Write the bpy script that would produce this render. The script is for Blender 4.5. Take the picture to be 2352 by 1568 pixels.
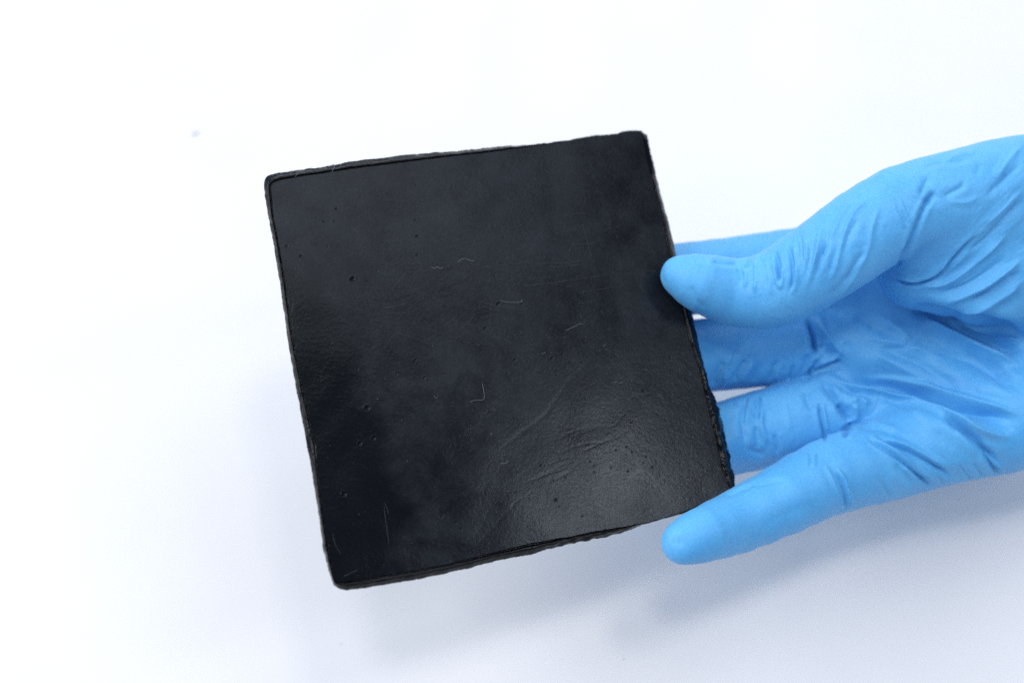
import bpy, bmesh, math, random
import numpy as np
from mathutils import Vector, Matrix, noise

for o in list(bpy.data.objects):
    bpy.data.objects.remove(o, do_unlink=True)
scene = bpy.context.scene
COL = scene.collection
random.seed(7)
rng = np.random.default_rng(11)

# ------------------------------------------------------------------ frame
# Measurements were taken in a frame of 0.13 mm units: x right, y up, w towards the lens,
# origin on the optical axis at the depth of the slab's centre.
UNIT = 0.00013
FOC = 2600.0                    # focal length and slab distance in units (about 0.34 m)
CX, CY = 1176.0, 784.0
PITCH = math.radians(60)        # lens looks 60 degrees down at the table
HGT = 750.0                     # height of the origin above the table in units
AX_R = np.array([1.0, 0, 0])
AX_U = np.array([0, math.sin(PITCH), math.cos(PITCH)])
AX_W = np.array([0, -math.cos(PITCH), math.sin(PITCH)])
ORG = np.array([0, 0, HGT * UNIT])

def to_world(p):
    p = np.asarray(p, float)
    return ORG + UNIT * (p[..., 0:1] * AX_R + p[..., 1:2] * AX_U + p[..., 2:3] * AX_W)

def U(x, y, w):
    k = (FOC - w) / FOC
    return np.array([(x - CX) * k, -(y - CY) * k, w], float)

# ------------------------------------------------------------------ camera
cam_d = bpy.data.cameras.new('camera')
cam = bpy.data.objects.new('camera', cam_d)
COL.objects.link(cam)
cam_d.sensor_width = 36.0
cam_d.lens = FOC / 2352.0 * 36.0
cam_d.clip_start = 0.01
cam_d.clip_end = 50
R = Matrix((AX_R, AX_U, AX_W)).transposed().to_4x4()
R.translation = Vector(ORG + AX_W * FOC * UNIT)
cam.matrix_world = R
cam_d.dof.use_dof = True
cam_d.dof.focus_distance = (FOC - 30) * UNIT
cam_d.dof.aperture_fstop = 6.3
scene.camera = cam

# ------------------------------------------------------------------ light
w = bpy.data.worlds.new('World')
scene.world = w
w.use_nodes = True
bg = w.node_tree.nodes['Background']
bg.inputs[0].default_value = (0.58, 0.73, 1.0, 1)
bg.inputs[1].default_value = 0.58

def panel(name, loc, size, power, color=(1.0, 0.97, 0.93)):
    d = bpy.data.lights.new(name, 'AREA')
    d.shape = 'RECTANGLE'
    d.size, d.size_y = size
    d.energy = power
    d.color = color
    o = bpy.data.objects.new(name, d)
    COL.objects.link(o)
    o.location = loc
    t = Vector((0.0, 0.03, 0.05))
    o.rotation_euler = (t - Vector(loc)).to_track_quat('-Z', 'Y').to_euler()
    return o

panel('overhead_panel', (-0.07, -0.13, 1.8), (0.26, 0.20), 5.4)
panel('overhead_panel', (0.33, 0.10, 1.8), (0.26, 0.20), 4.0)
panel('overhead_panel', (1.33, -0.12, 1.55), (0.30, 0.22), 4.2, (0.94, 0.97, 1.0))  # unseen panel, placed to put the highlight on the slab's lower right
panel('overhead_panel', (0.60, 0.55, 1.6), (0.9, 0.6), 4.2, (0.94, 0.97, 1.0))  # unseen panel added for the sheen across the slab's upper left
panel('fill_light', (-1.5, 0.35, 1.45), (2.0, 1.5), 50, (0.92, 0.955, 1.0))  # added fill from the left, no source in view, lifts the shadows
panel('fill_light', (0.3, 2.3, 1.2), (2.0, 1.2), 24, (0.90, 0.945, 1.0))  # added fill from behind, reaches the table under the slab

scene.view_settings.view_transform = 'Standard'
scene.view_settings.look = 'None'
scene.view_settings.gamma = 1.0
scene.view_settings.use_curve_mapping = False
scene.view_settings.exposure = -0.22
scene.render.engine = 'CYCLES'
scene.cycles.use_denoising = False

# ------------------------------------------------------------------ helpers
def mesh_obj(name, verts, faces, mat, parent=None, smooth=True):
    me = bpy.data.meshes.new(name)
    verts = np.ascontiguousarray(verts, dtype=np.float32)
    faces = np.asarray(faces, dtype=np.int32)
    k = faces.shape[1]
    me.vertices.add(len(verts))
    me.vertices.foreach_set('co', verts.ravel())
    me.loops.add(faces.size)
    me.loops.foreach_set('vertex_index', faces.ravel())
    me.polygons.add(len(faces))
    me.polygons.foreach_set('loop_start', np.arange(0, faces.size, k, dtype=np.int32))
    try:
        me.polygons.foreach_set('loop_total', np.full(len(faces), k, np.int32))
    except Exception:
        pass
    me.polygons.foreach_set('use_smooth', np.full(len(faces), smooth))
    me.update(calc_edges=True)
    me.validate()
    me.materials.append(mat)
    o = bpy.data.objects.new(name, me)
    COL.objects.link(o)
    if parent:
        o.parent = parent
    return o

def grid_faces(nu, nv, wrap=False):
    i, j = np.meshgrid(np.arange(nu - 1), np.arange(nv if wrap else nv - 1), indexing='ij')
    j2 = (j + 1) % nv
    return np.stack([i * nv + j, (i + 1) * nv + j, (i + 1) * nv + j2, i * nv + j2], -1).reshape(-1, 4)

def new_mat(name):
    m = bpy.data.materials.new(name)
    m.use_nodes = True
    nt = m.node_tree
    return m, nt, nt.nodes['Principled BSDF'], (lambda t: nt.nodes.new(t)), nt.links.new

def n_noise(new, link, vec, scale, detail=4, rough=0.5, dist=0.0):
    n = new('ShaderNodeTexNoise')
    n.inputs['Scale'].default_value = scale
    n.inputs['Detail'].default_value = detail
    n.inputs['Roughness'].default_value = rough
    n.inputs['Distortion'].default_value = dist
    if vec is not None:
        link(vec, n.inputs['Vector'])
    return n.outputs['Fac']

def n_ramp(new, link, src, a, b, ca=0.0, cb=1.0):
    n = new('ShaderNodeMapRange')
    n.inputs['From Min'].default_value = a
    n.inputs['From Max'].default_value = b
    n.inputs['To Min'].default_value = ca
    n.inputs['To Max'].default_value = cb
    link(src, n.inputs['Value'])
    return n.outputs['Result']

def n_math(new, link, op, a, b):
    n = new('ShaderNodeMath')
    n.operation = op
    for s, v in zip(n.inputs, (a, b)):
        if isinstance(v, (int, float)):
            s.default_value = v
        else:
            link(v, s)
    return n.outputs[0]

def n_mixc(new, link, fac, a, b):
    n = new('ShaderNodeMix')
    n.data_type = 'RGBA'
    link(fac, n.inputs['Factor'])
    n.inputs['A'].default_value = (*a, 1)
    n.inputs['B'].default_value = (*b, 1)
    return n.outputs['Result']

def n_bump(new, link, h, strength, dist, prev=None):
    n = new('ShaderNodeBump')
    n.inputs['Strength'].default_value = strength
    n.inputs['Distance'].default_value = dist
    link(h, n.inputs['Height'])
    if prev is not None:
        link(prev, n.inputs['Normal'])
    return n.outputs['Normal']

# ------------------------------------------------------------------ materials
def mat_table():
    m, nt, b, new, link = new_mat('white_laminate')
    tc = new('ShaderNodeTexCoord').outputs['Object']
    f = n_noise(new, link, tc, 14, 5)
    link(n_mixc(new, link, n_ramp(new, link, f, 0.3, 0.7), (0.725, 0.708, 0.708), (0.76, 0.743, 0.743)), b.inputs['Base Color'])
    b.inputs['Roughness'].default_value = 0.38
    b.inputs['Specular IOR Level'].default_value = 0.35
    g = n_noise(new, link, tc, 1400, 2)
    link(n_bump(new, link, g, 0.06, 0.0004), b.inputs['Normal'])
    return m

def mat_face():
    m, nt, b, new, link = new_mat('black_resin_face')
    tc = new('ShaderNodeTexCoord').outputs['Object']
    big = n_noise(new, link, tc, 26, 5, 0.6, 0.6)
    med = n_noise(new, link, tc, 120, 6, 0.7, 0.4)
    fine = n_noise(new, link, tc, 1500, 4, 0.75)
    film = n_math(new, link, 'ADD', n_math(new, link, 'MULTIPLY', big, 0.6), n_math(new, link, 'MULTIPLY', med, 0.4))
    filmr = n_ramp(new, link, film, 0.36, 0.66)
    spk = n_ramp(new, link, fine, 0.47, 0.70)
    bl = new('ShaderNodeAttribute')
    bl.attribute_name = 'film_sheen'  # painted sheen mask, scales the grey film
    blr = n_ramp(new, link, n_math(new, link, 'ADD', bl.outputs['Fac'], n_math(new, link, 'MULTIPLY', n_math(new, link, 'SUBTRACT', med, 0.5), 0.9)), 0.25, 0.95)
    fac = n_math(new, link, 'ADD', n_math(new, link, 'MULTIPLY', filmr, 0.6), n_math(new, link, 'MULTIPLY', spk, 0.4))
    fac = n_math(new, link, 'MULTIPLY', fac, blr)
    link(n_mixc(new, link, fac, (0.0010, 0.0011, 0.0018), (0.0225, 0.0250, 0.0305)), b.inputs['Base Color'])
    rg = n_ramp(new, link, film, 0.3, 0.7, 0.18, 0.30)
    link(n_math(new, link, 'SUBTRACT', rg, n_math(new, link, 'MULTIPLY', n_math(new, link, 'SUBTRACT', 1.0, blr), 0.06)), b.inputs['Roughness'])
    b.inputs['Specular IOR Level'].default_value = 0.185
    b.inputs['Specular Tint'].default_value = (0.84, 0.92, 1.0, 1)
    peel = n_noise(new, link, tc, 1050, 3, 0.6, 0.3)
    peel2 = n_noise(new, link, tc, 300, 3, 0.6)
    nb = n_bump(new, link, peel2, 0.10, 0.0004)
    nb = n_bump(new, link, peel, 0.30, 0.00013, nb)
    link(nb, b.inputs['Normal'])
    return m

def mat_edge():
    m, nt, b, new, link = new_mat('glossy_black_edge')
    tc = new('ShaderNodeTexCoord').outputs['Object']
    f = n_noise(new, link, tc, 300, 4, 0.6)
    link(n_mixc(new, link, f, (0.0012, 0.0012, 0.002), (0.004, 0.0045, 0.006)), b.inputs['Base Color'])
    link(n_ramp(new, link, n_noise(new, link, tc, 160, 4), 0.35, 0.65, 0.12, 0.34), b.inputs['Roughness'])
    b.inputs['Specular IOR Level'].default_value = 0.22
    nb = n_bump(new, link, n_noise(new, link, tc, 260, 3, 0.5, 0.3), 0.15, 0.0005)
    link(n_bump(new, link, n_noise(new, link, tc, 1500, 3), 0.25, 0.00015, nb), b.inputs['Normal'])
    return m

def mat_glove():
    m, nt, b, new, link = new_mat('blue_nitrile')
    tc = new('ShaderNodeTexCoord').outputs['Object']
    f = n_noise(new, link, tc, 1500, 3, 0.7)
    c = n_noise(new, link, tc, 60, 4, 0.6)
    mot = n_math(new, link, 'ADD', n_math(new, link, 'MULTIPLY', f, 0.55), n_math(new, link, 'MULTIPLY', c, 0.45))
    link(n_mixc(new, link, n_ramp(new, link, mot, 0.32, 0.68), (0.062, 0.335, 0.68), (0.122, 0.445, 0.77)), b.inputs['Base Color'])
    link(n_ramp(new, link, c, 0.3, 0.7, 0.46, 0.60), b.inputs['Roughness'])
    b.inputs['Specular IOR Level'].default_value = 0.42
    b.inputs['Sheen Weight'].default_value = 0.12
    b.inputs['Sheen Roughness'].default_value = 0.5
    b.inputs['Sheen Tint'].default_value = (0.7, 0.88, 1, 1)
    b.inputs['Subsurface Weight'].default_value = 0.12
    b.inputs['Subsurface Radius'].default_value = (0.2, 0.6, 1.0)
    b.inputs['Subsurface Scale'].default_value = 0.0012
    fl = new('ShaderNodeAttribute')
    fl.attribute_name = 'flow'
    sk = new('ShaderNodeAttribute')
    sk.attribute_name = 'slack'
    def ridged(across, along, off):
        mp = new('ShaderNodeMapping')
        mp.inputs['Scale'].default_value = (1 / across, 1 / along, 1 / (2.2 * across))
        mp.inputs['Location'].default_value = (off, off * 0.7, 0)
        link(fl.outputs['Vector'], mp.inputs['Vector'])
        n = n_noise(new, link, mp.outputs[0], 1.0, 2, 0.5, 0.35)
        d = n_math(new, link, 'ABSOLUTE', n_math(new, link, 'SUBTRACT', n, 0.5), 0)
        return n_ramp(new, link, d, 0.0, 0.16, 1.0, 0.0)
    patch = n_ramp(new, link, n_noise(new, link, tc, 80, 3, 0.5), 0.47, 0.66)
    amt = n_math(new, link, 'MULTIPLY', patch, sk.outputs['Fac'])
    wr = n_math(new, link, 'MULTIPLY', ridged(34.0, 190.0, 3.0), amt)
    wr2 = n_math(new, link, 'MULTIPLY', ridged(15.0, 80.0, 11.0), amt)
    cl = n_noise(new, link, tc, 620, 4, 0.6, 0.2)
    nb = n_bump(new, link, wr, 0.45, 0.0007)
    nb = n_bump(new, link, wr2, 0.20, 0.0003, nb)
    nb = n_bump(new, link, cl, 0.13, 0.00035, nb)
    nb = n_bump(new, link, f, 0.35, 0.00012, nb)
    link(nb, b.inputs['Normal'])
    return m

def mat_plain(name, col, rough):
    m, nt, b, new, link = new_mat(name)
    tc = new('ShaderNodeTexCoord').outputs['Object']
    f = n_noise(new, link, tc, 900, 3)
    link(n_mixc(new, link, f, tuple(v * 0.8 for v in col), tuple(min(1, v * 1.15) for v in col)), b.inputs['Base Color'])
    b.inputs['Roughness'].default_value = rough
    return m

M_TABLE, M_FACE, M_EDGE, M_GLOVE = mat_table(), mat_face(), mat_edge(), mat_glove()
M_LINT = mat_plain('pale_lint', (0.20, 0.21, 0.225), 0.7)
M_SCR = mat_plain('scuffed_resin', (0.06, 0.064, 0.072), 0.55)
M_DUST = mat_plain('grey_dust', (0.71, 0.69, 0.68), 0.8)
M_SKIN = mat_plain('skin', (0.55, 0.34, 0.26), 0.55)

# ------------------------------------------------------------------ table (setting)
def build_table():
    nx, ny = 200, 200
    xs = np.linspace(-1.6, 1.6, nx)
    ys = np.linspace(-0.9, 1.9, ny)
    X, Y = np.meshgrid(xs, ys, indexing='ij')
    Z = np.zeros_like(X)
    # faint ripples shaped into the surface for shading streaks, behind the hand
    far = np.clip((Y - 0.10) / 0.12, 0, 1) ** 2
    for x0, lean, s, a in ((-0.055, 0.10, 0.016, 0.0034), (0.012, -0.02, 0.013, 0.0034), (0.105, 0.16, 0.015, 0.0034),
                           (-0.17, 0.05, 0.03, 0.0012), (0.30, 0.1, 0.03, 0.0012), (-0.36, -0.1, 0.03, 0.0012)):
        Z -= a * far * np.exp(-((X - x0 - lean * (Y - 0.15)) / s) ** 2)
    v = np.stack([X, Y, Z], -1).reshape(-1, 3)
    o = mesh_obj('table_top', v, grid_faces(nx, ny), M_TABLE)
    o['kind'] = 'structure'
    return o
build_table()

# ------------------------------------------------------------------ slab
NRM = np.array([0.3145, 0.2746, 0.9087])
NRM /= np.linalg.norm(NRM)
CTR = U(1139, 793, 0)
EYE = np.array([0, 0, FOC])

def slab(xy, off=0.0):
    """points of the slab plane (offset along its normal) for measured positions"""
    xy = np.asarray(xy, float)
    d = np.stack([xy[..., 0] - CX, CY - xy[..., 1], np.full(xy.shape[:-1], -FOC)], -1)
    t = ((NRM @ CTR) + off - NRM @ EYE) / (d @ NRM)
    return EYE + d * t[..., None]

def slab_w(x, y, off=0.0):
    return float(slab(np.array([x, y]), off)[2])

OUT_L = [(608, 412), (606.5, 420), (608, 450), (617, 498), (629, 565), (644, 656), (658, 760), (672, 850), (693, 960), (716, 1080), (733, 1190), (741, 1255), (745, 1272), (762, 1332), (766, 1343)]
OUT_B = [(766, 1343), (778, 1351), (797, 1354.5), (839, 1350), (899, 1339), (959, 1330), (1067, 1307), (1139, 1288), (1221, 1273), (1249, 1263), (1319, 1246), (1389, 1234), (1430, 1223), (1453, 1214), (1473, 1206), (1568, 1180), (1640, 1155), (1686, 1126)]
OUT_R = [(1474, 300), (1478, 306), (1486, 309), (1503, 383), (1515, 436), (1535, 508), (1553, 583), (1575, 660), (1592, 728), (1610, 809), (1627, 875), (1646, 926), (1656, 959), (1670, 1027), (1685, 1087), (1688, 1113), (1686, 1126)]
OUT_T = [(608, 412), (613, 404), (622, 401), (637, 397), (660, 393), (732, 385), (804, 371), (905, 359), (948, 354), (1032, 348), (1129, 339), (1220, 331), (1263, 327), (1309, 321), (1364, 311), (1381, 310), (1420, 306), (1425, 302), (1453, 299), (1474, 300)]
IN_L = [(622, 432), (623, 440), (628, 498), (639, 553), (656, 656), (669, 760), (689, 860), (711, 960), (727, 1022), (731, 1084), (741, 1180), (755, 1264), (766, 1324), (772, 1335)]
IN_B = [(772, 1335), (780, 1336), (839, 1327), (947, 1310), (1025, 1295), (1055, 1287), (1137, 1267), (1221, 1246), (1327, 1228), (1349, 1222), (1488, 1199), (1572, 1174), (1640, 1146), (1676, 1122)]
IN_R = [(1471, 302), (1476, 312), (1484, 364), (1495, 405), (1510, 462), (1522, 503), (1535, 575), (1553, 650), (1565, 703), (1581, 773), (1593, 809), (1606, 847), (1615, 883), (1632, 962), (1646, 1015), (1658, 1075), (1672, 1113), (1676, 1122)]
IN_T = [(622, 432), (626, 424), (634, 419), (649, 414), (708, 404), (804, 390), (900, 378), (948, 372), (1044, 359), (1129, 349), (1225, 334), (1310, 323), (1364, 313), (1381, 312), (1420, 308), (1425, 304), (1453, 301), (1471, 302)]

def resample(pts, n, rough=0.0, seed=0):
    p = np.array(pts, float)
    # light smoothing through a dense linear sampling
    s = np.concatenate([[0], np.cumsum(np.hypot(*np.diff(p, axis=0).T))])
    t = np.linspace(0, s[-1], n)
    q = np.stack([np.interp(t, s, p[:, 0]), np.interp(t, s, p[:, 1])], -1)
    k = max(1, int(9 / (s[-1] / n)))
    if k > 1:
        ker = np.hanning(2 * k + 1)
        ker /= ker.sum()
        pad = np.concatenate([2 * q[0] - q[k:0:-1], q, 2 * q[-1] - q[-2:-k - 2:-1]])
        sm = np.stack([np.convolve(pad[:, i], ker, 'valid') for i in (0, 1)], -1)
        sm[0], sm[-1] = q[0], q[-1]
        q = sm
    if rough:
        d = np.gradient(q, axis=0)
        nn = np.stack([-d[:, 1], d[:, 0]], -1)
        nn /= np.linalg.norm(nn, axis=1)[:, None] + 1e-9
        a = np.array([noise.fractal(Vector((x / 22.0, seed * 7.3, 0)), 0.6, 2.0, 5) for x in t])
        fade = np.minimum(1, np.minimum(t, s[-1] - t) / 25.0)
        q = q + nn * (a * rough * fade)[:, None]
    return q

def seg_dist(P, poly):
    """distance, signed side and position along a polyline for points P (n,2)"""
    poly = np.asarray(poly, float)
    best = np.full(len(P), 1e9)
    side = np.zeros(len(P))
    along = np.zeros(len(P))
    L = np.concatenate([[0], np.cumsum(np.hypot(*np.diff(poly, axis=0).T))])
    for i in range(len(poly) - 1):
        a, b = poly[i], poly[i + 1]
        ba = b - a
        l2 = ba @ ba + 1e-9
        h = np.clip(((P - a) @ ba) / l2, 0, 1)
        r = P - a - h[:, None] * ba
        d = np.hypot(r[:, 0], r[:, 1])
        m = d < best
        best[m] = d[m]
        cr = ba[0] * r[:, 1] - ba[1] * r[:, 0]
        side[m] = np.sign(cr[m])
        along[m] = (L[i] + h * math.sqrt(l2))[m]
    return best, side, along / L[-1]

def smooth_poly(pts, n=40):
    p = np.array(pts, float)
    if len(p) < 3:
        return p
    out = []
    q = np.vstack([2 * p[0] - p[1], p, 2 * p[-1] - p[-2]])
    for i in range(1, len(q) - 2):
        t = np.linspace(0, 1, 6, endpoint=False)[:, None]
        a, b, c, d = q[i - 1], q[i], q[i + 1], q[i + 2]
        out.append(0.5 * ((2 * b) + (-a + c) * t + (2 * a - 5 * b + 4 * c - d) * t ** 2 + (-a + 3 * b - 3 * c + d) * t ** 3))
    out.append(p[-1:])
    return np.vstack(out)

def build_slab():
    root = bpy.data.objects.new('black_slab', None)
    COL.objects.link(root)
    root['label'] = 'square black resin slab with glossy uneven edges held by the blue glove'
    root['category'] = 'slab'
    root['kind'] = 'thing'
    base = to_world(slab(np.array([CX - 37, CY + 9]), -50))
    root.location = Vector(base)
    inv = -base
    n = 520
    sides_in = [resample(p, n, 0.8, i) for i, p in enumerate((IN_L, IN_B, IN_R, IN_T))]
    sides_out = [resample(p, n, 1.3, i + 5) for i, p in enumerate((OUT_L, OUT_B, OUT_R, OUT_T))]
    L_, B_, R_, T_ = sides_in
    # Coons patch, u along top/bottom, v from top to bottom
    u = np.linspace(0, 1, n)[None, :, None]
    v = np.linspace(0, 1, n)[:, None, None]
    P = (1 - v) * T_[None] + v * B_[None] + (1 - u) * L_[:, None] + u * R_[:, None] \
        - ((1 - u) * (1 - v) * T_[0] + u * (1 - v) * T_[-1] + (1 - u) * v * B_[0] + u * v * B_[-1])
    flat = P.reshape(-1, 2)
    h = np.zeros(len(flat))
    # broad unevenness of the cast face
    x, y = flat[:, 0], flat[:, 1]
    h += 2.6 * np.sin(x / 170 + 0.4) * np.cos(y / 210 + 1.0) + 1.2 * np.sin(x / 83 - y / 96) + 0.35 * np.sin(x / 31 + 2 * np.sin(y / 77)) * np.sin(y / 37 + 1.7 * np.sin(x / 59))
    # groove strokes (flow marks, crack), converted from the close-up readings
    A = lambda pts: [(752.6 + .36 * a, 517.4 + .36 * b) for a, b in pts]
    C = lambda pts: [(564.5 + .24 * a, 282 + .24 * b) for a, b in pts]
    D = lambda pts: [(940.8 + .28 * a, 1034.9 + .28 * b) for a, b in pts]
    E6 = lambda pts: [(1176 + .24 * a, 846.7 + .24 * b) for a, b in pts]
    st = [
        (C([(650, 760), (672, 830), (680, 880), (700, 930), (706, 990), (722, 1040), (724, 1085), (748, 1120), (765, 1175), (800, 1205), (806, 1240), (840, 1270), (850, 1315), (890, 1350), (905, 1400), (930, 1450)]), -1.5, 1.3),
        (C([(560, 540), (585, 570), (590, 600), (578, 640), (580, 690)]), -2.5, 1.6),
        (A([(1080, 1450), (1200, 1350), (1350, 1240), (1450, 1120), (1530, 1000), (1640, 890), (1750, 770)]), -1.1, 4.5),
        (A([(1130, 1400), (1290, 1300), (1430, 1170), (1500, 1050)]), -0.8, 4),
        (A([(1400, 1400), (1580, 1310), (1800, 1270)]), -0.8, 3.2),
        (A([(1430, 1470), (1620, 1400), (1750, 1380), (1900, 1290)]), -0.8, 3.2),
        (A([(1910, 990), (2000, 1010), (2060, 1040), (2050, 1080), (1950, 1090), (1900, 1160)]), -0.9, 3.2),
        (A([(2080, 1120), (2110, 1090), (2150, 1150), (2130, 1210), (2090, 1190), (2080, 1120)]), -0.9, 3),
        (A([(2240, 820), (2200, 900), (2190, 1050), (2190, 1180)]), -0.8, 3.4),
        (A([(2250, 800), (2290, 880), (2340, 900)]), -0.8, 3.2),
        (A([(1960, 730), (1920, 850), (1890, 960)]), -0.7, 4),
        (A([(540, 420), (660, 330), (800, 290), (900, 310)]), -0.7, 5),
        (A([(700, 350), (740, 330), (770, 345), (730, 365), (700, 350)]), -0.8, 3),
        (A([(620, 440), (760, 410), (850, 370), (990, 350)]), -0.6, 4),
        (A([(200, 500), (400, 490), (600, 450)]), -0.6, 6),
        (D([(220, 775), (400, 770), (520, 710), (600, 600), (640, 500), (700, 400)]), -0.9, 3.2),
        (D([(240, 800), (420, 800), (560, 750), (700, 610), (800, 500), (900, 400), (1050, 370)]), -1.0, 3.2),
        (D([(150, 840), (400, 830), (560, 760)]), -0.6, 4),
        (D([(900, 270), (1100, 200), (1300, 80)]), -0.9, 3.2),
        (D([(1100, 280), (1300, 180), (1400, 60)]), -0.9, 3.2),
        (E6([(0, 660), (200, 520), (330, 420), (450, 250), (620, 50)]), -0.8, 4),
        (E6([(530, 660), (720, 590), (880, 570), (1000, 520), (1080, 400)]), -0.9, 2.6),
        (E6([(640, 810), (830, 720), (1000, 660), (1090, 590)]), -1.0, 2.6),
        (E6([(300, 930), (500, 860), (640, 840)]), -0.9, 3),
        (E6([(150, 1080), (330, 1010), (520, 950)]), -0.8, 3),
    ]
    for pts, amp, sg in st:
        pl = smooth_poly(pts)
        lo, hi = pl.min(0) - 4 * sg, pl.max(0) + 4 * sg
        m = np.all((flat > lo) & (flat < hi), axis=1)
        idx = np.nonzero(m)[0]
        if len(idx) == 0:
            continue
        d, s, al = seg_dist(flat[idx], pl)
        tap = np.clip(np.minimum(al, 1 - al) / 0.15, 0, 1)
        h[idx] += 0.105 * amp * np.exp(-(d / sg) ** 2) * tap
    # open bubbles: a dent with a soft raised lip
    bub = [(C([(1018, 1498)])[0], 6), (C([(866, 826)])[0], 3.2), (C([(1637, 1087)])[0], 3), (C([(1640, 1268)])[0], 3),
           (C([(740, 945)])[0], 2.4), (C([(845, 942)])[0], 2.4), (C([(1622, 933)])[0], 2.4), (C([(525, 1280)])[0], 3.4), (C([(390, 1188)])[0], 3),
           (A([(1088, 502)])[0], 4.5), (A([(1005, 655)])[0], 4), (A([(250, 1165)])[0], 6), (A([(293, 1357)])[0], 4.5),
           (A([(205, 1390)])[0], 4.5), (A([(555, 865)])[0], 4), (A([(1430, 847)])[0], 3.6), (A([(1193, 855)])[0], 3.2), (A([(1145, 945)])[0], 3),
           (A([(1622, 873)])[0], 3.2), (A([(1550, 262)])[0], 3), (A([(1240, 500)])[0], 3), (A([(1495, 818)])[0], 2.8),
           (A([(2187, 843)])[0], 3), (A([(2013, 1055)])[0], 3), (A([(570, 70)])[0], 3), (A([(612, 975)])[0], 3), (A([(435, 950)])[0], 2.4),
           ((658.6 + .24 * 547, 987.8 + .24 * 608), 5.5), ((658.6 + .24 * 1665, 987.8 + .24 * 945), 3.4),
           ((658.6 + .24 * 1478, 987.8 + .24 * 828), 3), ((658.6 + .24 * 1617, 987.8 + .24 * 888), 3.2), (D([(1196, 405)])[0], 3.4), (D([(1075, 120)])[0], 2.8)]
    for (bx, by), r in bub:
        r *= 0.72
        m = (abs(x - bx) < 4 * r) & (abs(y - by) < 4 * r)
        idx = np.nonzero(m)[0]
        d = np.hypot(x[idx] - bx, y[idx] - by) / r
        h[idx] += -1.1 * r * np.exp(-d ** 4) + 0.05 * r * np.exp(-((d - 1.6) / 0.6) ** 2)
    # many fine pinholes, one or two grid cells wide
    cent = np.array([[1300, 800], [1350, 860], [1280, 690], [1340, 900], [1000, 520], [820, 500], [1250, 1010], [1400, 980]])
    sh = h.reshape(n, n)
    for k in range(200):
        c0 = cent[rng.integers(len(cent))] + rng.normal(0, 105, 2)
        dd = np.abs(flat - c0).sum(1)
        i = int(dd.argmin())
        h[i] -= rng.uniform(0.5, 1.5)
    pts3 = slab(flat) + NRM * h[:, None]
    vw = to_world(pts3) + inv
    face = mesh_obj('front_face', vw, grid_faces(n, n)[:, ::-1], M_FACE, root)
    # reflected sheen painted into the film colour: dim down the lower left and patches
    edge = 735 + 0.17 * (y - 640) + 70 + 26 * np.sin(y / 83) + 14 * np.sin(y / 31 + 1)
    dim = 1 / (1 + np.exp((x - edge) / 26)) / (1 + np.exp(-(y - 690 - 60 * np.sin(x / 60)) / 40))
    dim += 0.55 * np.exp(-((x - 1455) / 70) ** 2 - ((y - 420) / 130) ** 2) + 0.45 * np.exp(-((x - 1010) / 190) ** 2 - ((y - 1010) / 130) ** 2)
    at = face.data.attributes.new('film_sheen', 'FLOAT', 'POINT')
    at.data.foreach_set('value', np.clip(1 - dim, 0, 1).astype(np.float32))

    # edge strips: front rim -> flared outer bead -> back
    names = ('left', 'bottom', 'right', 'top')
    ncross = 16
    prof_t = np.linspace(0, 1, ncross)
    backs = []
    for k in range(4):
        I, O = sides_in[k], sides_out[k]
        rows = []
        seed = k * 31.7
        s = np.linspace(0, 1, n)
        for j, t in enumerate(prof_t):
            if t <= 0.62:                              # from the face rim outwards to the silhouette
                q = t / 0.62
                xy = I + (O - I) * (q ** 0.9)[..., None] if False else I + (O - I) * q
                off = -1.0 - 13 * q ** 1.8 - 6.0 * math.exp(-((q - 0.12) / 0.09) ** 2) + 3.0 * math.exp(-((q - 0.5) / 0.22) ** 2)
            else:                                      # then straight back and slightly in
                q = (t - 0.62) / 0.38
                cen = np.array([1139.0, 793.0])
                dirn = (cen - O) / np.linalg.norm(cen - O, axis=1)[:, None]
                xy = O + dirn * (6 * q ** 2)
                off = -14 - 40 * q
            p = slab(xy, off)
            rows.append(p)
        G = np.stack(rows, 1)                           # (n, ncross, 3)
        d1 = np.gradient(G, axis=0)
        d2 = np.gradient(G, axis=1)
        nn = np.cross(d1, d2)
        nn /= np.linalg.norm(nn, axis=2)[..., None] + 1e-9
        if (nn[n // 2, ncross // 2] @ NRM) < 0 and (nn[n // 2, 4] @ NRM) < 0:
            nn = -nn
        amp = np.zeros((n, ncross))
        for i in range(n):
            for j in range(ncross):
                g = G[i, j]
                a = noise.fractal(Vector((g[0] / 38 + seed, g[1] / 38, g[2] / 20)), 0.7, 2.1, 4)
                b2 = noise.noise(Vector((g[0] / 9 + seed, g[1] / 9, g[2] / 9)))
                z = 1.1 * a + 0.2 * b2
                if k == 2:                              # torn crumpled part low on the right edge
                    z += 7.0 * max(0, min(1, (s[i] - 0.6) / 0.12)) * noise.fractal(Vector((s[i] * 27 + 2 * noise.noise(Vector((s[i] * 9, 0, 1))), j * 0.55, 3)), 0.5, 2.3, 3) * (0.5 + abs(noise.noise(Vector((s[i] * 12, 7, 0)))))
                    z -= 13 * math.exp(-((s[i] - 0.065) / 0.05) ** 2) * math.exp(-((j - 4) / 3.0) ** 2)
                if k == 1:
                    z += 4.0 * math.exp(-((s[i] - 0.62) / 0.10) ** 2) * noise.noise(Vector((s[i] * 60, j * 0.3, 9)))
                amp[i, j] = z
        env = np.minimum(1, np.minimum(prof_t / 0.12, 1.0))[None, :] * np.minimum(1, np.minimum(s, 1 - s) / 0.03)[:, None]
        G = G + nn * (amp * env)[..., None]
        backs.append(G[:, -1])
        f = grid_faces(n, ncross)
        if k in (0, 1):
            f = f[:, ::-1]
        if k in (0, 2):
            pass
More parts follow.
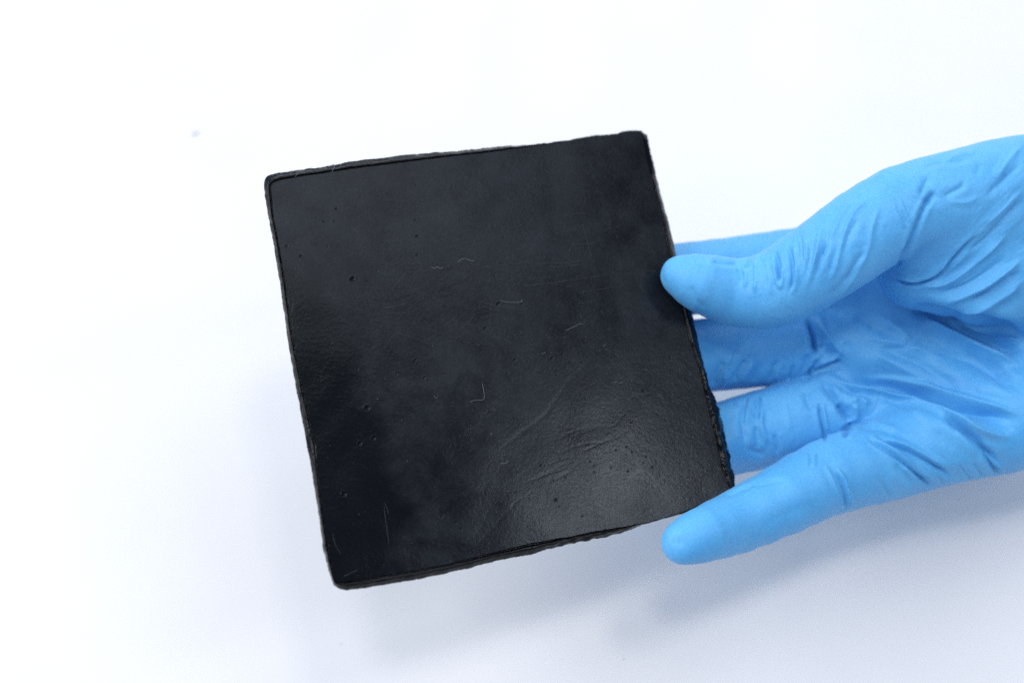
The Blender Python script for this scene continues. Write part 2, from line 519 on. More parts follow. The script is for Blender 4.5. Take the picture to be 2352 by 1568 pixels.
        o = mesh_obj('edge_seal', to_world(G.reshape(-1, 3)) + inv, f, M_EDGE, root)
        o['label'] = {'left': 'narrow glossy left edge of the slab', 'bottom': 'thick glossy bottom edge of the slab with torn lumps',
                      'right': 'crumpled glossy right edge of the slab', 'top': 'black lip along the top edge of the slab'}[names[k]]
    # back panel closes the slab
    Lb, Bb, Rb, Tb = backs
    loop = np.vstack([Tb[:-1], Rb[:-1], Bb[::-1][:-1], Lb[::-1][:-1]])
    c = loop.mean(0, keepdims=True)
    vv = np.vstack([loop, c])
    m = len(loop)
    ff = np.stack([np.arange(m), (np.arange(m) + 1) % m, np.full(m, m)], -1)
    mesh_obj('back_panel', to_world(vv) + inv, ff, M_EDGE, root, smooth=False)

    # lint fibres and hairline scuffs lying on the face
    def threads(name, lines, rad, mat, lift, nseg=5, wob=1.2):
        V, F = [], []
        for pts in lines:
            pl = smooth_poly(pts)
            nv = len(pl)
            z = lift + rad * 0.4 + wob * np.abs(np.sin(np.linspace(0, 3.1, nv) * 2.0))
            c3 = np.array([slab(pl[i], z[i]) for i in range(nv)])
            tg = np.gradient(c3, axis=0)
            tg /= np.linalg.norm(tg, axis=1)[:, None] + 1e-9
            sd = np.cross(tg, NRM)
            up = np.cross(sd, tg)
            b0 = len(V) and sum(len(q) for q in V)
            r_ = rad * np.clip(np.minimum(np.arange(nv), np.arange(nv)[::-1]) / 3.0 + 0.35, 0, 1)
            ang = np.linspace(0, 2 * math.pi, nseg, endpoint=False)
            ring = c3[:, None] + r_[:, None, None] * (np.cos(ang)[None, :, None] * sd[:, None] + np.sin(ang)[None, :, None] * up[:, None])
            V.append(ring.reshape(-1, 3))
            F.append(grid_faces(nv, nseg, True) + b0)
        o = mesh_obj(name, to_world(np.vstack(V)) + inv, np.vstack(F), mat, root)
        o['kind'] = 'stuff'
        return o
    lint = [A([(660, 268), (685, 275), (700, 265), (720, 277), (735, 265)]), A([(828, 236), (850, 220), (880, 212), (910, 225), (938, 228)]),
            A([(972, 1552), (1010, 1540), (1060, 1520), (1135, 1515), (1150, 1490)]),
            A([(905, 1128), (940, 1115), (998, 1103), (985, 1000)]), A([(1515, 673), (1560, 652), (1610, 628), (1635, 634)]),
            A([(1805, 1005), (1840, 1000), (1865, 1003), (1890, 1006)]), A([(1757, 770), (1768, 760), (1778, 768)]),
            A([(675, 1085), (690, 1100), (702, 1095)]), A([(1100, 480), (1150, 490), (1232, 490), (1238, 472)]),
            A([(1362, 815), (1375, 818), (1390, 808)]), A([(1043, 1340), (1045, 1325), (1055, 1327)]),
            E6([(1820, 1130), (1835, 1165), (1860, 1190)]), E6([(1985, 950), (1975, 975)]),
            C([(430, 460), (500, 470), (560, 480)]), C([(470, 520), (520, 460), (545, 470)]), C([(820, 480), (840, 440), (850, 405), (820, 400)]),
            C([(410, 500), (440, 470), (430, 450)]), C([(2025, 1335), (2060, 1315)])]
    threads('lint_fibres', lint, 0.34, M_LINT, 0.8)
    cp5 = lambda pts: [(658.6 + .24 * a, 987.8 + .24 * b) for a, b in pts]
    scr = [A([(120, 672), (175, 640)]), A([(120, 672), (200, 712), (350, 773)]), A([(60, 608), (250, 640), (420, 680), (590, 727)]),
           A([(610, 350), (735, 402)]), A([(515, 380), (550, 420), (605, 455), (610, 470)]), A([(530, 385), (580, 425), (620, 440)]),
           A([(905, 460), (1015, 447)]), A([(900, 462), (1000, 495), (1120, 520)]), A([(1240, 330), (1400, 322)]), A([(1250, 388), (1400, 372), (1560, 350), (1770, 318)]),
           A([(1320, 245), (1480, 240), (1650, 228)]), A([(1400, 268), (1530, 262), (1640, 245)]), A([(1260, 345), (1350, 335), (1400, 330)]),
           A([(785, 650), (797, 710)]), A([(1465, 568), (1515, 560)]), A([(930, 860), (943, 935)]), A([(470, 420), (470, 505)]),
           A([(300, 618), (560, 628)]), A([(640, 232), (690, 255)]), A([(260, 540), (400, 520), (520, 495)]), A([(1110, 770), (1220, 788)]),
           cp5([(930, 720), (945, 850), (965, 980), (975, 1085)]), cp5([(935, 690), (965, 760), (972, 800)]), cp5([(530, 1400), (600, 1370), (685, 1332)]),
           cp5([(440, 980), (460, 1080), (520, 1190)]), E6([(1440, 1220), (1560, 1110), (1720, 960)]), E6([(1340, 1340), (1480, 1200)]),
           A([(1305, 295), (1360, 295)]), A([(1160, 330), (1180, 322), (1200, 332), (1180, 345), (1160, 340)])]
    threads('hairline_scuffs', scr, 0.30, M_SCR, -0.1, 4, 0.0)
    r3 = np.random.default_rng(5)
    fine_s = []
    for k in range(95):
        c0 = np.array([r3.uniform(800, 1500), r3.normal(640, 95)])
        ang = r3.normal(-0.10, 0.10) if r3.random() < 0.7 else r3.uniform(-1.5, 1.5)
        ln = r3.uniform(8, 60) if r3.random() < 0.75 else r3.uniform(60, 150)
        dv = np.array([math.cos(ang), math.sin(ang)]) * ln / 2
        bend = r3.normal(0, 1.6, 2)
        fine_s.append([c0 - dv, c0 + bend, c0 + dv])
    threads('fine_scratches', fine_s, 0.20, M_SCR, -0.06, 4, 0.0)
    # dust grains: little octahedra, too small to tell apart
    V, F = [], []
    oct_v = np.array([[1, 0, 0], [-1, 0, 0], [0, 1, 0], [0, -1, 0], [0, 0, 1], [0, 0, -1]], float)
    oct_f = np.array([[0, 2, 4], [2, 1, 4], [1, 3, 4], [3, 0, 4], [2, 0, 5], [1, 2, 5], [3, 1, 5], [0, 3, 5]])
    for k in range(260):
        p2 = flat[r3.integers(len(flat))]
        V.append(slab(p2, 0.8) + oct_v * r3.uniform(0.25, 0.8) * r3.uniform(0.6, 1.6, 3))
        F.append(oct_f + 6 * k)
    o = mesh_obj('dust_grains', to_world(np.vstack(V)) + inv, np.vstack(F), M_LINT, root)
    o['kind'] = 'stuff'
    return root
SLAB = build_slab()

# ------------------------------------------------------------------ gloved hand
def S(x, y, off):                 # a point resting against the slab plane at a distance
    return (x, y, slab_w(x, y, off))

def chain(pts):
    """apparent centre, depth and apparent radius -> true centres and radii"""
    out = []
    for x, y, w_, r in pts:
        k = (FOC - w_) / FOC
        out.append((U(x, y, w_), r * k))
    arr = np.array([(*c, r) for c, r in out])
    q = np.vstack([2 * arr[0] - arr[1], arr, 2 * arr[-1] - arr[-2]])
    fine = []
    for i in range(1, len(q) - 2):
        a, b, c, d = q[i - 1], q[i], q[i + 1], q[i + 2]
        m = 2 if np.linalg.norm(c[:3] - b[:3]) < 150 else 3
        for t in np.arange(m) / m:
            fine.append(0.5 * ((2 * b) + (-a + c) * t + (2 * a - 5 * b + 4 * c - d) * t ** 2 + (-a + 3 * b - 3 * c + d) * t ** 3))
    fine.append(arr[-1])
    return [(f[:3], float(f[3])) for f in fine]

THUMB = chain([(1561, 632, slab_w(1561, 632, 46), 44), (1612, 650, slab_w(1612, 650, 60) + 8, 65), (1685, 671, -170, 74), (1745, 671, -150, 81),
               (1800, 655, -135, 89), (1900, 592, -105, 95), (1985, 532, -95, 99), (2065, 483, -100, 98)])
METAC = chain([(2065, 483, -100, 98), (2200, 463, -150, 112), (2352, 440, -210, 124), (2560, 470, -290, 160)])
THEN1 = chain([(2112, 572, -165, 76), (2200, 540, -170, 100), (2330, 510, -210, 120)])
THEN2 = chain([(2105, 612, -225, 92), (2240, 602, -235, 138), (2400, 606, -270, 160), (2600, 640, -310, 180)])
INDEX = chain([(2000, 606, -410, 98), (1846, 613, -420, 89), (1700, 631, -425, 86), (1590, 639, -400, 81), (*S(1480, 650, -52 - 82), 78), (*S(1380, 655, -52 - 78), 70), (*S(1320, 657, -52 - 72), 60)])
MIDDLE = chain([(2000, 775, -430, 92), (1890, 786, -425, 88), (1750, 801, -410, 84), (1610, 817, -370, 82), (*S(1480, 828, -52 - 84), 80), (*S(1370, 838, -52 - 80), 72), (*S(1290, 842, -52 - 74), 62)])
RING = chain([(2010, 915, -400, 96), (1930, 938, -385, 95), (1850, 960, -370, 92), (1755, 984, -345, 87), (1665, 1007, -310, 83), (*S(1560, 1030, -52 - 82), 78), (*S(1450, 1050, -52 - 78), 70), (*S(1380, 1060, -52 - 72), 62)])
PINKY = chain([(1567, 1246, slab_w(1567, 1246, 30), 48), (1618, 1226, slab_w(1618, 1226, 26), 59), (1690, 1198, -78, 69), (1800, 1146, -120, 77), (1900, 1096, -180, 84), (2040, 1052, -255, 92),
               (2160, 1006, -285, 104), (2352, 948, -300, 124), (2600, 850, -320, 150)])
PALM = [chain([(1930, 640, -430, 96), (2250, 660, -400, 105), (2600, 690, -340, 150)]),
        chain([(1960, 790, -425, 92), (2250, 780, -400, 100), (2600, 740, -340, 150)]),
        chain([(1980, 915, -395, 96), (2250, 870, -385, 105), (2600, 780, -340, 150)]),
        chain([(2050, 1010, -340, 92), (2280, 940, -340, 112), (2600, 830, -330, 150)])]
WRIST = chain([(2560, 680, -320, 190), (2800, 600, -340, 175), (3200, 480, -360, 190), (3500, 400, -370, 205)])

def smin(a, b, k):
    h = np.clip(0.5 + 0.5 * (b - a) / k, 0, 1)
    return b + (a - b) * h - k * h * (1 - h)

PART_NAMES = ['thumb', 'metac', 'then1', 'then2', 'palm', 'index', 'middle', 'ring', 'pinky']
CHAINS = [(THUMB, 12), (METAC, 25), (THEN1, 25), (THEN2, 30), (PALM[0], 30), (PALM[1], 30), (PALM[2], 30), (PALM[3], 30), (WRIST, 40),
          (INDEX, 14), (MIDDLE, 14), (RING, 14), (PINKY, 16)]
F32 = np.float32
SEGS = [[(a.astype(F32), (b - a).astype(F32), F32((b - a) @ (b - a)), F32(r1), F32(r2)) for (a, r1), (b, r2) in zip(c[:-1], c[1:])] for c, _ in CHAINS]

SEG_A, SEG_B, SEG_L, SEG_R1, SEG_R2 = (np.array([sg[i] for segs in SEGS for sg in segs], F32) for i in range(5))
_n = np.cumsum([0] + [len(q) for q in SEGS])
SEG_SPAN = list(zip(_n[:-1], _n[1:]))

def d_seg(p, sg):
    a, ba, l2, r1, r2 = sg
    pa = p - a
    h = np.clip((pa @ ba) / l2, 0, 1)
    q = pa - h[:, None] * ba
    return np.sqrt(np.einsum('ij,ij->i', q, q)) - (r1 + (r2 - r1) * h)

def chains_sdf(p, local=None):
    """distance of every bone chain; far chains and bones are left out when a neighbourhood (centre, radius) is given"""
    out = []
    if local is not None:
        c, rad = local
        pa = np.asarray(c, F32) - SEG_A
        hh = np.clip(np.einsum('ij,ij->i', pa, SEG_B) / SEG_L, 0, 1)
        q0 = pa - hh[:, None] * SEG_B
        d_all = np.sqrt(np.einsum('ij,ij->i', q0, q0)) - (SEG_R1 + (SEG_R2 - SEG_R1) * hh)
        d0 = [d_all[i:j].tolist() for i, j in SEG_SPAN]
        lim = max(0.0, min(min(d) for d in d0)) + 2 * rad + 75
    for ci, segs in enumerate(SEGS):
        k = CHAINS[ci][1]
        if local is not None:
            mn = min(d0[ci])
            if mn > lim:
                out.append(np.full(len(p), 900.0, F32))
                continue
            use = [sg for sg, d in zip(segs, d0[ci]) if d <= mn + 2 * rad + k + 5]
        else:
            use = segs
        d = None
        for sg in use:
            e = d_seg(p, sg)
            d = e if d is None else smin(d, e, k)
        out.append(d)
    return out

def parts_from(ch):
    th, me, t1, t2, p0, p1, p2, p3, wr, ix, mi, ri, pi_ = ch
    pal = smin(smin(smin(smin(p0, p1, 55), p2, 55), p3, 55), wr, 60)
    return [th, me, t1, t2, pal, ix, mi, ri, pi_]

def hand_sdf(p, local=None, want_parts=False):
    p = np.asarray(p, F32)
    ps = parts_from(chains_sdf(p, local))
    th, me, t1, t2, pal, ix, mi, ri, pi_ = ps
    A = smin(me, t1, 34)
    A = smin(A, t2, 12)
    B = smin(smin(pal, ix, 26), smin(pal, mi, 14), 3)
    B = smin(B, smin(pal, ri, 14), 3)
    B = smin(B, smin(pal, pi_, 22), 3)
    d = smin(A, B, 22)
    d = smin(d, th, 12)
    return (d, ps) if want_parts else d

def surface_nets(lo, hi, vox, big=16):
    lo = np.array(lo, float)
    bs = vox * big
    nb = np.ceil((np.array(hi) - lo) / bs).astype(int)
    ii = np.stack(np.meshgrid(*[np.arange(k) for k in nb], indexing='ij'), -1).reshape(-1, 3)
    cen = lo + (ii + 0.5) * bs
    dc = hand_sdf(cen)
    n = tuple(nb * big)
    dense = np.repeat(np.repeat(np.repeat(dc.reshape(nb), big, 0), big, 1), big, 2).astype(F32)
    part = np.zeros(n, np.uint8)
    act = np.nonzero(np.abs(dc) < bs * 0.95)[0]
    sub = np.stack(np.meshgrid(*[np.arange(big)] * 3, indexing='ij'), -1).reshape(-1, 3)
    rad = bs * 0.87
    for t in act:
        p = lo + (ii[t] * big + sub + 0.5) * vox
        x, y, z = ii[t] * big
        d, ps = hand_sdf(p, (cen[t], rad), True)
        dense[x:x + big, y:y + big, z:z + big] = d.reshape(big, big, big)
        part[x:x + big, y:y + big, z:z + big] = np.stack(ps).argmin(0).reshape(big, big, big)
    s = dense < 0
    cnt = np.zeros(tuple(k - 1 for k in n), np.uint8)
    for a in (0, 1):
        for b in (0, 1):
            for c in (0, 1):
                cnt += s[a:n[0] - 1 + a, b:n[1] - 1 + b, c:n[2] - 1 + c]
    cell = np.nonzero((cnt > 0) & (cnt < 8))
    vid = np.full(cnt.shape, -1, np.int32)
    vid[cell] = np.arange(len(cell[0]))
    V = np.stack(cell, -1) + 0.5                      # in sample units
    near = part[cell]
    F = []
    for ax in range(3):
        sl0 = [slice(None)] * 3
        sl1 = [slice(None)] * 3
        sl0[ax] = slice(0, n[ax] - 1)
        sl1[ax] = slice(1, n[ax])
        a, b = s[tuple(sl0)], s[tuple(sl1)]
        e = np.stack(np.nonzero(a != b), -1)
        o1, o2 = [k for k in range(3) if k != ax]
        ok = (e[:, o1] > 0) & (e[:, o2] > 0) & (e[:, o1] < n[o1] - 1) & (e[:, o2] < n[o2] - 1)
        e = e[ok]
        q = []
        for (u_, v_) in ((-1, -1), (0, -1), (0, 0), (-1, 0)):
            t = e.copy()
            t[:, o1] += u_
            t[:, o2] += v_
            q.append(vid[t[:, 0], t[:, 1], t[:, 2]])
        q = np.stack(q, -1)
        inside_first = a[e[:, 0], e[:, 1], e[:, 2]]
        flip = ~inside_first if ax != 1 else inside_first
        q[flip] = q[flip][:, ::-1]
        F.append(q)
    F = np.vstack(F)
    F = F[(F >= 0).all(1)]

    def tri(p):
        i = np.clip(np.floor(p).astype(np.int32), 0, np.array(n) - 2)
        f = (p - i).astype(F32)
        r = 0
        for a in (0, 1):
            for b in (0, 1):
                for c in (0, 1):
                    w_ = (f[:, 0] if a else 1 - f[:, 0]) * (f[:, 1] if b else 1 - f[:, 1]) * (f[:, 2] if c else 1 - f[:, 2])
                    r = r + w_ * dense[i[:, 0] + a, i[:, 1] + b, i[:, 2] + c]
        return r

    def gr(p):
        g = np.zeros_like(p)
        for ax in range(3):
            e = np.zeros(3)
            e[ax] = 0.8
            g[:, ax] = (tri(p + e) - tri(p - e)) / (1.6 * vox)
        return g
    for _ in range(2):
        g = gr(V)
        V = V - g * (np.clip(tri(V), -vox, vox) / (np.einsum('ij,ij->i', g, g) + 1e-6) / vox)[:, None]
    g = gr(V)
    g /= np.linalg.norm(g, axis=1)[:, None] + 1e-9
    return lo + (V + 0.5) * vox, F, g, near

Z1 = lambda p: [(1505.3 + .18 * a, 526.8 + .18 * b) for a, b in p]
Z2 = lambda p: [(1834.6 + .2202 * a, 310.5 + .2202 * b) for a, b in p]
Z3 = lambda p: [(1834.6 + .2202 * a, 564.5 + .2202 * b) for a, b in p]
Z4 = lambda p: [(1599.4 + .2 * a, 715 + .2 * b) for a, b in p]
Z5 = lambda p: [(1881.6 + .2 * a, 846.7 + .2 * b) for a, b in p]
Z6 = lambda p: [(1505.3 + .24 * a, 978.4 + .24 * b) for a, b in p]
T, ANY = ('thumb',), None
TH = ('then1', 'then2', 'metac')
PA = ('palm', 'pinky', 'ring', 'middle', 'then2')
FOLDS = [
    # thumb joint: sharp cross folds
    (Z1([(1525, 270), (1560, 420), (1580, 560), (1592, 690)]), -7, 5, T), (Z1([(1685, 180), (1730, 350), (1757, 520), (1755, 680), (1700, 860)]), -6.5, 5.5, T),
    (Z1([(1218, 340), (1190, 430), (1168, 510)]), -5, 5, T), (Z1([(1240, 390), (1246, 520), (1252, 710)]), -3.5, 5, T),
    (Z1([(1075, 470), (1090, 560), (1112, 690)]), -3, 6, T), (Z1([(700, 405), (900, 437), (1115, 428)]), -3.5, 6, T),
    (Z1([(1130, 420), (1115, 520), (1150, 570), (1140, 760)]), 3, 5, T), (Z1([(1265, 370), (1268, 620), (1275, 830)]), 3, 5, T),
    (Z1([(1515, 420), (1538, 600), (1580, 775)]), 3.5, 5, T), (Z1([(1615, 480), (1608, 700), (1582, 780)]), 3.5, 5, T),
    (Z1([(1790, 430), (1788, 650), (1725, 850)]), 3.5, 5.5, T), (Z1([(1330, 350), (1400, 550), (1420, 760)]), -2, 6, T),
    (Z1([(1450, 520), (1460, 700), (1470, 850)]), 1.5, 7, T), (Z1([(1860, 90), (1850, 250), (1840, 420)]), -2.2, 5, T), (Z1([(1930, 90), (1930, 330), (1880, 620)]), 2.0, 6, T),
    (Z1([(2175, 130), (2165, 260), (2080, 450), (2040, 620)]), -3, 6, T), (Z1([(2080, 60), (2070, 250), (1990, 500), (1930, 780)]), 2.4, 6, T),
    (Z1([(450, 700), (520, 900), (640, 1020)]), -1.5, 10, T), (Z1([(110, 400), (80, 560), (130, 720)]), -1.2, 5, T),
    # thumb shaft: slanting folds
    (Z2([(270, 890), (230, 1000), (180, 1250), (130, 1500)]), 2.6, 6, T), (Z2([(560, 680), (430, 860), (330, 1100)]), 2.4, 7, T),
    (Z2([(760, 620), (560, 830), (450, 1100), (380, 1400), (330, 1550)]), 3.2, 6.5, T), (Z2([(850, 700), (770, 950), (720, 1200), (560, 1450)]), 2.4, 7, T),
    (Z2([(300, 960), (285, 1150), (240, 1300)]), -2.8, 5.5, T), (Z2([(480, 950), (400, 1200), (300, 1500)]), -2.4, 6, T),
    (Z2([(700, 1200), (560, 1400), (470, 1560)]), -3, 7, T), (Z2([(640, 850), (520, 1050), (470, 1250)]), -1.8, 7, T),
    (Z2([(1040, 640), (1110, 800), (1175, 950)]), 2.0, 3.2, T), (Z2([(975, 690), (1050, 880), (1115, 985)]), 2.0, 3.2, T), (Z2([(1080, 780), (1140, 940)]), -1.4, 4, T),
    (Z2([(930, 510), (940, 600)]), -1.5, 5, T), (Z3([(740, 30), (620, 260), (480, 460), (330, 590)]), 1.8, 7, T), (Z3([(560, 260), (430, 420), (300, 540)]), -2, 6, T),
    # crease between thumb and its ball
    (Z2([(1440, 560), (1310, 750), (1200, 1020), (1130, 1180), (1020, 1350)]), -7, 6, ANY), (Z2([(1430, 590), (1370, 660), (1320, 740)]), -7, 14, ANY),
    (Z2([(1160, 1110), (1080, 1280), (1000, 1390)]), -3, 4, ANY), (Z2([(1130, 1170), (1190, 1090)]), 2, 4, TH),
    # ball of the thumb
    (Z3([(915, 285), (1000, 352), (1150, 392), (1300, 377), (1450, 300), (1600, 160), (1750, 0), (1900, -140)]), -6.5, 5, TH),
    (Z3([(1000, 330), (1150, 362), (1300, 345), (1450, 262), (1600, 120)]), 3.5, 9, TH),
    (Z3([(1200, 432), (1500, 400), (1750, 250), (2000, 30), (2200, -150)]), 3.6, 8, TH), (Z3([(1400, 530), (1700, 430), (1950, 280), (2200, 90)]), -3.4, 8, TH),
    (Z3([(1480, 575), (1750, 500), (2000, 380), (2350, 130)]), 4, 7.5, TH), (Z3([(1750, 590), (2000, 470), (2350, 240)]), -3.4, 8, TH),
    (Z3([(1580, 705), (1850, 650), (2100, 540), (2350, 370)]), 3.4, 9, TH), (Z3([(1850, 720), (2100, 630), (2350, 480)]), -2.5, 11, TH),
    (Z2([(2350, 640), (2150, 880), (1950, 1080), (1700, 1260)]), -3.2, 9, TH), (Z2([(2350, 560), (2120, 780), (1900, 960)]), 2.4, 10, TH),
    (Z2([(1720, 470), (1700, 540), (1600, 590), (1500, 650)]), -2.6, 7, TH), (Z2([(1900, 290), (1850, 430)]), -2, 8, TH), (Z2([(1290, 330), (1500, 280), (1800, 260)]), -2, 6, TH),
    (Z2([(2350, 280), (2150, 450), (1950, 650)]), -2.4, 9, TH), (Z2([(1550, 700), (1750, 700), (1900, 640)]), 1.8, 7, TH), (Z2([(2350, 90), (2200, 250), (2060, 460)]), 2, 10, TH),
    (Z2([(1480, 300), (1650, 215), (1900, 150)]), 1.8, 6, TH), (Z2([(1360, 430), (1260, 640)]), -2.5, 8, ANY), (Z2([(2200, 400), (2080, 560)]), -1.6, 8, TH),
    # folds radiating over the palm
    (Z3([(1150, 625), (1350, 695), (1700, 765), (2000, 825), (2350, 905)]), -19, 14, ANY),
    (Z3([(1200, 650), (1550, 875), (2000, 1115), (2350, 1270)]), 10, 15, PA), (Z3([(1600, 800), (1950, 895), (2350, 1005)]), 9, 9, PA),
    (Z3([(1400, 770), (1700, 890), (2000, 1000), (2350, 1130)]), -10, 13, PA),
    (Z3([(840, 1090), (1050, 1140), (1300, 1260), (1700, 1480)]), -5, 13, PA), (Z3([(775, 1060), (850, 1150), (1100, 1300), (1500, 1480)]), 3.4, 13, PA),
    (Z3([(1100, 950), (1140, 1020), (1060, 1065), (830, 1070)]), -3, 8, PA), (Z3([(900, 780), (1100, 920), (1180, 1010)]), 4, 12, PA),
    (Z3([(560, 720), (800, 840), (1050, 960)]), -3.5, 18, PA), (Z3([(1700, 1080), (2000, 1300), (2200, 1540)]), -3, 14, PA), (Z3([(1950, 1120), (2150, 1280), (2350, 1400)]), 2.4, 14, PA),
    (Z5([(60, 40), (500, 110), (900, 180), (1400, 330), (1900, 480), (2350, 660)]), -18, 21, PA),
    (Z5([(500, 50), (1000, 140), (1500, 280), (2350, 535)]), 6, 13, PA),
    (Z5([(150, 120), (600, 235), (1000, 335), (1350, 430), (1600, 585), (1900, 725), (2250, 800)]), 8.5, 9, PA),
    (Z5([(150, 215), (400, 262), (560, 330), (645, 420), (640, 510)]), -4, 11, PA), (Z5([(0, 120), (250, 175), (520, 315)]), -5, 7, PA),
    (Z5([(0, 80), (250, 135), (520, 250)]), 3, 7, PA), (Z5([(385, 410), (420, 335), (500, 360), (560, 430)]), 4, 9, PA), (Z5([(385, 400), (420, 520), (392, 620)]), 5, 7, PA),
    (Z5([(200, 325), (290, 450), (385, 585)]), 4, 6, PA), (Z5([(215, 380), (275, 510), (360, 610)]), -8, 8, PA), (Z5([(390, 610), (330, 690), (275, 790)]), -8, 7, PA),
    (Z5([(470, 590), (700, 640), (930, 705)]), 2.6, 8, PA), (Z5([(420, 650), (700, 690), (900, 760)]), -2.6, 9, PA), (Z5([(330, 420), (350, 520)]), -4, 7, PA),
    (Z5([(300, 20), (900, 60), (1500, 200), (2350, 420)]), -3, 10, PA), (Z5([(700, 180), (1200, 330), (1700, 480), (2350, 740)]), -4, 9, PA),
    (Z5([(900, 120), (1500, 270), (2000, 420), (2350, 560)]), 3, 7, PA), (Z5([(450, 200), (800, 270), (1200, 380)]), 3, 6, PA), (Z5([(700, 300), (1000, 480), (1250, 700)]), -2, 10, PA),
    (Z3([(1300, 1050), (1700, 1180), (2100, 1380), (2350, 1540)]), -3, 11, PA), (Z3([(650, 950), (1000, 1010), (1400, 1130)]), 2.5, 14, PA),
    # little-finger side
    (Z5([(525, 770), (750, 920), (950, 1060), (1200, 1280), (1270, 1360)]), -6, 4.2, ANY), (Z5([(620, 795), (900, 888), (1200, 1030), (1400, 1155), (1560, 1280)]), -7, 7, ANY),
    (Z5([(560, 772), (850, 935), (1150, 1175), (1350, 1320)]), 4, 7, ANY), (Z5([(700, 790), (1000, 890), (1300, 1050), (1480, 1170)]), 4, 8, ANY), (Z5([(1160, 1210), (1280, 1350)]), -5, 5, ANY),
    (Z5([(860, 1090), (1000, 1220), (1080, 1350)]), -3, 8, ANY), (Z5([(960, 1110), (1080, 1230), (1150, 1350)]), 2, 8, ANY),
    (Z5([(1390, 490), (1600, 655), (1800, 805), (1930, 945), (2100, 1130)]), -9, 10, ANY), (Z5([(1450, 470), (1700, 640), (1860, 800), (2010, 985)]), 4.5, 7, ANY),
    (Z5([(1895, 960), (1990, 1110), (2100, 1200)]), -6, 7, ANY), (Z5([(1925, 950), (2010, 1090), (2130, 1175)]), 5, 4.5, ANY), (Z5([(1590, 1080), (1700, 1215), (1770, 1310)]), -2.2, 6, ANY),
    (Z5([(1760, 1060), (1840, 1170), (1900, 1260)]), -2.2, 6, ANY), (Z5([(1290, 1130), (1380, 1250), (1440, 1350)]), -2.2, 6, ANY), (Z5([(700, 1270), (770, 1390), (830, 1490)]), -2.2, 6, ANY), (Z5([(1500, 1130), (1650, 1250)]), -2.5, 9, ANY),
    (Z5([(1550, 680), (1700, 860), (1800, 1000)]), 2, 12, ANY), (Z5([(1000, 480), (1250, 620), (1400, 760)]), 2, 16, PA),
    (Z6([(1735, 385), (1830, 560), (1862, 700), (1842, 825)]), 3.8, 4.2, ANY), (Z6([(1735, 430), (1795, 560), (1822, 720), (1828, 810)]), -4, 5, ANY),
    (Z6([(1615, 345), (1700, 520), (1760, 690), (1800, 780)]), 2, 5, ANY), (Z6([(1482, 225), (1492, 320), (1480, 405)]), -2.6, 4.5, ANY), (Z6([(1500, 225), (1515, 320), (1500, 405)]), 1.8, 4.5, ANY),
    (Z6([(650, 690), (900, 570), (1060, 480)]), -2.6, 5, ANY), (Z6([(900, 572), (1080, 545), (1260, 508)]), -2, 5, ANY), (Z6([(205, 1100), (230, 1115)]), -4, 20, ANY),
    (Z6([(700, 640), (950, 530), (1100, 450)]), 2, 6, ANY), (Z6([(1570, 900), (1610, 910)]), -3, 5, ANY), (Z6([(1000, 960), (1300, 830), (1600, 720)]), -1.2, 22, ANY),
    # ring finger
    (Z4([(1405, 1040), (1440, 1250), (1468, 1400), (1478, 1520)]), -7, 4.6, ANY), (Z4([(1435, 1040), (1475, 1250), (1505, 1400)]), 3.5, 5, ANY), (Z4([(1260, 880), (1290, 1050), (1380, 1160)]), -4, 9, ANY),
    (Z4([(700, 940), (712, 1100), (690, 1250)]), -5, 7, ANY), (Z4([(740, 1080), (742, 1250), (765, 1400), (840, 1530)]), 4, 6, ANY), (Z4([(590, 970), (545, 1150), (532, 1300), (570, 1520)]), -4.4, 6, ANY),
    (Z4([(620, 980), (580, 1150), (565, 1320)]), 3, 6, ANY), (Z4([(610, 1080), (690, 1190), (720, 1250)]), -2.4, 6, ANY), (Z4([(690, 1300), (700, 1460), (690, 1600)]), -4, 7, ANY),
    (Z4([(890, 1400), (930, 1540), (920, 1640)]), -3.4, 6, ANY), (Z4([(400, 1080), (440, 1040)]), -3, 7, ANY), (Z4([(380, 1180), (350, 1350), (370, 1500)]), -2.5, 9, ANY), (Z4([(590, 1560), (700, 1620), (800, 1640)]), -4, 9, ANY),
    (Z4([(1440, 800), (1600, 1000), (1680, 1100), (1785, 1255)]), -9, 8, ANY), (Z4([(1000, 1020), (1050, 1200), (1080, 1400)]), 1.6, 14, ANY),
    # middle finger and its root
    (Z4([(560, 320), (420, 550), (330, 770)]), -3.6, 9, ANY), (Z4([(330, 560), (240, 720), (190, 880)]), -4, 9, ANY), (Z4([(580, 540), (480, 700), (440, 820)]), -3.6, 8, ANY),
    (Z4([(660, 560), (560, 720), (500, 830)]), 2.4, 8, ANY), (Z4([(950, 540), (880, 680), (830, 800)]), -3, 6, ANY), (Z4([(1010, 540), (940, 680), (900, 800)]), 2, 6, ANY),
    (Z4([(1130, 600), (1070, 750), (1050, 800)]), -3, 6, ANY), (Z4([(1285, 470), (1240, 640), (1170, 730)]), -3, 7, ANY), (Z4([(430, 480), (350, 650), (300, 830)]), 3, 8, ANY), (Z4([(760, 560), (700, 700), (640, 820)]), -2.4, 8, ANY),
    (Z4([(1275, 60), (1345, 220), (1370, 380), (1405, 530)]), -17, 9, ANY), (Z4([(1440, 270), (1452, 350), (1440, 440)]), -10, 6, ANY), (Z4([(1500, 360), (1530, 450), (1610, 520)]), -11, 15, ANY),
    (Z4([(1420, 330), (1405, 480), (1390, 560)]), 4, 5, ANY), (Z4([(1690, 560), (1560, 612), (1420, 665), (1330, 735)]), -10, 7, ANY), (Z4([(1400, 540), (1330, 660), (1265, 760)]), -7, 6, ANY),
